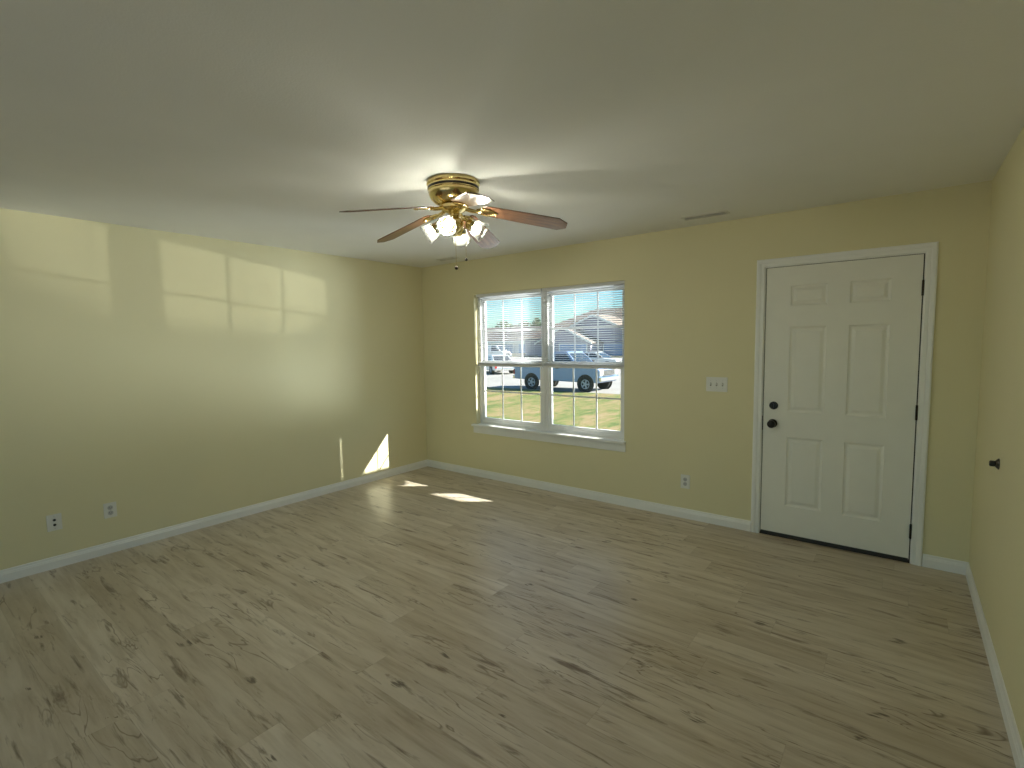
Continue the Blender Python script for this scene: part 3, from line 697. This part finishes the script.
# the pickup at the kerb, front to the right
tb = [(-2.55, 0.50), (2.20, 0.42), (2.28, 0.95), (2.20, 1.10), (1.05, 1.20), (-2.60, 1.20)]
tc = [(-0.95, 1.17), (-0.85, 1.80), (-0.70, 1.86), (0.35, 1.86), (1.12, 1.18)]
tc = [(-1.00, 1.17), (-0.88, 1.84), (0.45, 1.86), (1.15, 1.17)]
tw = [[(-0.85, 1.22), (-0.80, 1.72), (-0.28, 1.74), (-0.28, 1.22)], [(-0.18, 1.22), (-0.18, 1.74), (0.42, 1.74), (0.92, 1.24)]]
tr = vehicle('pickup_truck', (-8.38, 16.93, G - 0.02), 0, 'blue-grey pickup truck parked along the grass edge outside the window', 'truck', m_paint, tb, tc, tw, (-1.50, 1.55), 0.36, 1.85, (2.26, 0.50, 1.0))
b = NB(); box(b, -2.45, -1.05, -0.80, 0.80, 1.195, 1.215); obj('truck_bed', b, m_slot, tr)
for s in (-1, 1):
    b = NB(); box(b, -2.58, -1.02, min(s * .84, s * .92), max(s * .84, s * .92), 1.19, 1.25); obj('bed_rail', b, m_paint, tr, bevel=0.01)
cb_ = [(-2.2, 0.30), (2.15, 0.28), (2.25, 0.60), (2.10, 0.80), (1.10, 0.92), (-2.10, 0.95), (-2.25, 0.75)]
cc_ = [(-1.75, 0.92), (-1.05, 1.40), (0.15, 1.44), (1.05, 0.90)]
cw_ = [[(-1.35, 0.97), (-0.95, 1.32), (-0.45, 1.34), (-0.45, 0.97)], [(-0.36, 0.97), (-0.36, 1.34), (0.10, 1.34), (0.72, 0.97)]]
vehicle('parked_car', (-20.2, 25.6, G - 0.02), math.radians(150), 'silver car parked across the street just left of the pickup', 'car', m_paint2, cb_, cc_, cw_, (-1.35, 1.35), 0.31, 1.72, (2.2, 0.30, 0.72))
vehicle('parked_car', (-15.6, 33.5, G - 0.02), 0, 'white car far behind the pickup, parked before the taupe house garage', 'car', m_paint3, cb_, cc_, cw_, (-1.35, 1.35), 0.31, 1.72, (2.2, 0.30, 0.72))
vb = [(-2.5, 0.40), (2.30, 0.38), (2.40, 0.90), (2.1, 1.15), (1.7, 1.25), (-2.5, 1.25)]
vc = [(-2.48, 1.2), (-2.42, 2.0), (1.1, 2.02), (1.8, 1.2)]
vw = [[(0.35, 1.28), (0.35, 1.85), (0.95, 1.85), (1.45, 1.28)]]
vehicle('white_van', (-38.5, 47.0, G - 0.02), math.radians(8), 'white van parked far off before the long house, seen through the left blind', 'van', m_paint3, vb, vc, vw, (-1.6, 1.6), 0.34, 1.9, (2.38, 0.40, 0.95))

# houses --------------------------------------------------------------
def gable_block(parent, x0, x1, y0, y1, ze, za, mw, mr, ov=0.35, name='gable_wing'):
    """gabled block with the gable end facing -y"""
    xm = (x0 + x1) / 2
    b = NB(); prism(b, [(x0, y0, G), (x1, y0, G), (x1, y0, ze), (xm, y0, za), (x0, y0, ze)], (0, y1 - y0, 0))
    w = obj(name, b, mw, parent)
    sl = (za - ze) / (xm - x0); b = NB()
    for s in (-1, 1):
        xe = xm + s * ((x1 - x0) / 2 + ov); zE = ze - sl * ov
        prism(b, [(xm, y0 - ov, za + 0.02), (xe, y0 - ov, zE + 0.02), (xe, y0 - ov, zE + 0.20), (xm, y0 - ov, za + 0.22)], (0, y1 - y0 + ov, 0))
    obj('roof', b, mr, w)
    b = NB()
    for s in (-1, 1):
        xe = xm + s * ((x1 - x0) / 2 + ov); zE = ze - sl * ov
        prism(b, [(xm, y0 - ov - .06, za - 0.08), (xe, y0 - ov - .06, zE - 0.08), (xe, y0 - ov - .06, zE + 0.22), (xm, y0 - ov - .06, za + 0.24)], (0, .059, 0))
    obj('fascia', b, m_trim, w)
    return w
def garage(parent, x0, x1, y, z1):
    b = NB(); box(b, x0, x1, y - 0.05, y - 0.001, G, z1)
    g = obj('garage_door', b, m_gar, parent)
    b = NB(); 
    for k in range(1, 4): box(b, x0, x1, y - 0.058, y - 0.051, G + (z1 - G) * k / 4 - 0.015, G + (z1 - G) * k / 4 + 0.015)
    obj('panel_joint', b, m_grey, g)
    b = NB()
    for (a, c, d, e) in ((x0 - .15, x0, G, z1 + .15), (x1, x1 + .15, G, z1 + .15), (x0, x1, z1, z1 + .15)): box(b, a, c, y - 0.08, y - 0.001, d, e)
    obj('garage_trim', b, m_trim, g)
hA = empty('house', (-33, 65, G), 0, 'grey-taupe house with two front gables and garage doors across the street', 'house')
kids = []
w1 = gable_block(hA, -41.6, -32.0, 62, 66, 1.30, 3.60, m_sidl, m_roof2); garage(w1, -37.4, -32.7, 62, 1.05)
w2 = gable_block(hA, -41.9, -24.9, 65.5, 72, 1.85, 5.45, m_sidl, m_roof, name='main_gable'); garage(w2, -31.6, -26.6, 65.5, 0.95)
b = NB(); box(b, -48.5, -10, 68, 84, G, 2.2); w3 = obj('wall', b, m_sidl, hA)
b = NB()
e0 = [b.verts.new(p) for p in ((-50, 67, 2.1), (-9, 67, 2.1), (-9, 85, 2.1), (-50, 85, 2.1))]
r0, r1 = b.verts.new((-38.6, 76, 7.2)), b.verts.new((-18, 76, 7.2))
b.faces.new((e0[0], e0[1], r1, r0)); b.faces.new((e0[2], e0[3], r0, r1)); b.faces.new((e0[1], e0[2], r1)); b.faces.new((e0[3], e0[0], r0)); b.faces.new(e0)
w4 = obj('main_roof', b, m_roof, hA)
for k in (w1, w2, w3, w4): k.location = -Vector(hA.location)
hB = empty('house', (-66, 84, G), 0, 'long low house with brown roof and white garages, far left through the window', 'house')
b = NB(); box(b, -86, -53, 80, 90, G, 1.75); wl = obj('wall', b, m_sidw, hB)
for x in (-83, -77, -71, -65, -59): garage(wl, x, x + 4.4, 80, 1.1)
b = NB(); prism(b, [(-87, 79.2, 1.7), (-87, 85, 4.9), (-87, 90.8, 1.7)], (34.8, 0, 0)); rl = obj('roof', b, m_roof2, hB)
b = NB(); box(b, -87, -52.2, 79.05, 79.19, 1.45, 1.85); rf = obj('fascia', b, m_trim, hB)
for k in (wl, rl, rf): k.location = -Vector(hB.location)
hC = empty('house', (-46.8, 100, G), 0, 'pale gabled house far off between the long house and the taupe house', 'house')
wc = gable_block(hC, -66, -54, 104, 112, 2.4, 5.0, m_sidw, m_roof2); wc.location = -Vector(hC.location)

def tree(x, y, h, rad, mat, label, seed, squash=1.0, cat='tree'):
    rnd = random.Random(seed); root = empty('tree', (x, y, G), 0, label, cat)
    b = NB(); tube(b, [(0, 0, 0), (0.1, 0, h * .3), (-.05, .1, h * .75)], [0.22, 0.16, 0.06], 10)
    for k in range(5):
        a = rnd.random() * 6.3; tube(b, [(0, 0, h * (.25 + .08 * k)), (math.cos(a) * rad * .6, math.sin(a) * rad * .6, h * (.45 + .1 * k))], [0.09, 0.03], 6)
    obj('trunk', b, m_bark, root, smooth=True)
    b = NB()
    for k in range(900):
        # leaf clusters: small tilted triangles/quads through the crown's volume
        while True:
            p = Vector((rnd.uniform(-1, 1), rnd.uniform(-1, 1), rnd.uniform(-1, 1)))
            if p.length < 1 and p.length > 0.25: break
        lump = 0.78 + 0.22 * math.sin(5 * p.x + seed) * math.cos(4 * p.z + seed * 2)
        p = Vector((p.x * rad * lump, p.y * rad * lump, h * .62 + p.z * h * .40 * lump))
        s = rnd.uniform(.18, .42) * squash; q = Matrix.Rotation(rnd.random() * 6.3, 3, (rnd.uniform(-1, 1), rnd.uniform(-1, 1), rnd.uniform(-1, 1) + .01))
        b.faces.new([b.verts.new(p + q @ Vector(v) * s) for v in ((-1, -.5, 0), (.3, -.8, .15), (1, .3, 0), (-.2, .9, -.1))])
    obj('foliage', b, mat, root)
T = [(-97, 108, 8.0, 4.2, m_leafb, 'tan half-bare tree above the long brown roof, leftmost of the row'),
     (-88, 112, 9.2, 4.2, m_leafg, 'grey-green tree above the long brown roof, second from the left'),
     (-80, 110, 8.6, 3.6, m_leafb, 'thin half-bare tree above the long brown roof near the mullion'),
     (-69.5, 102, 8.6, 2.4, m_leafg, 'narrow grey-green tree rising just left of the window mullion'),
     (-66.5, 96, 6.0, 2.0, m_leafo, 'small orange autumn tree just left of the window mullion')]
for i, t in enumerate(T): tree(*t[:5], t[5], 5 + i)
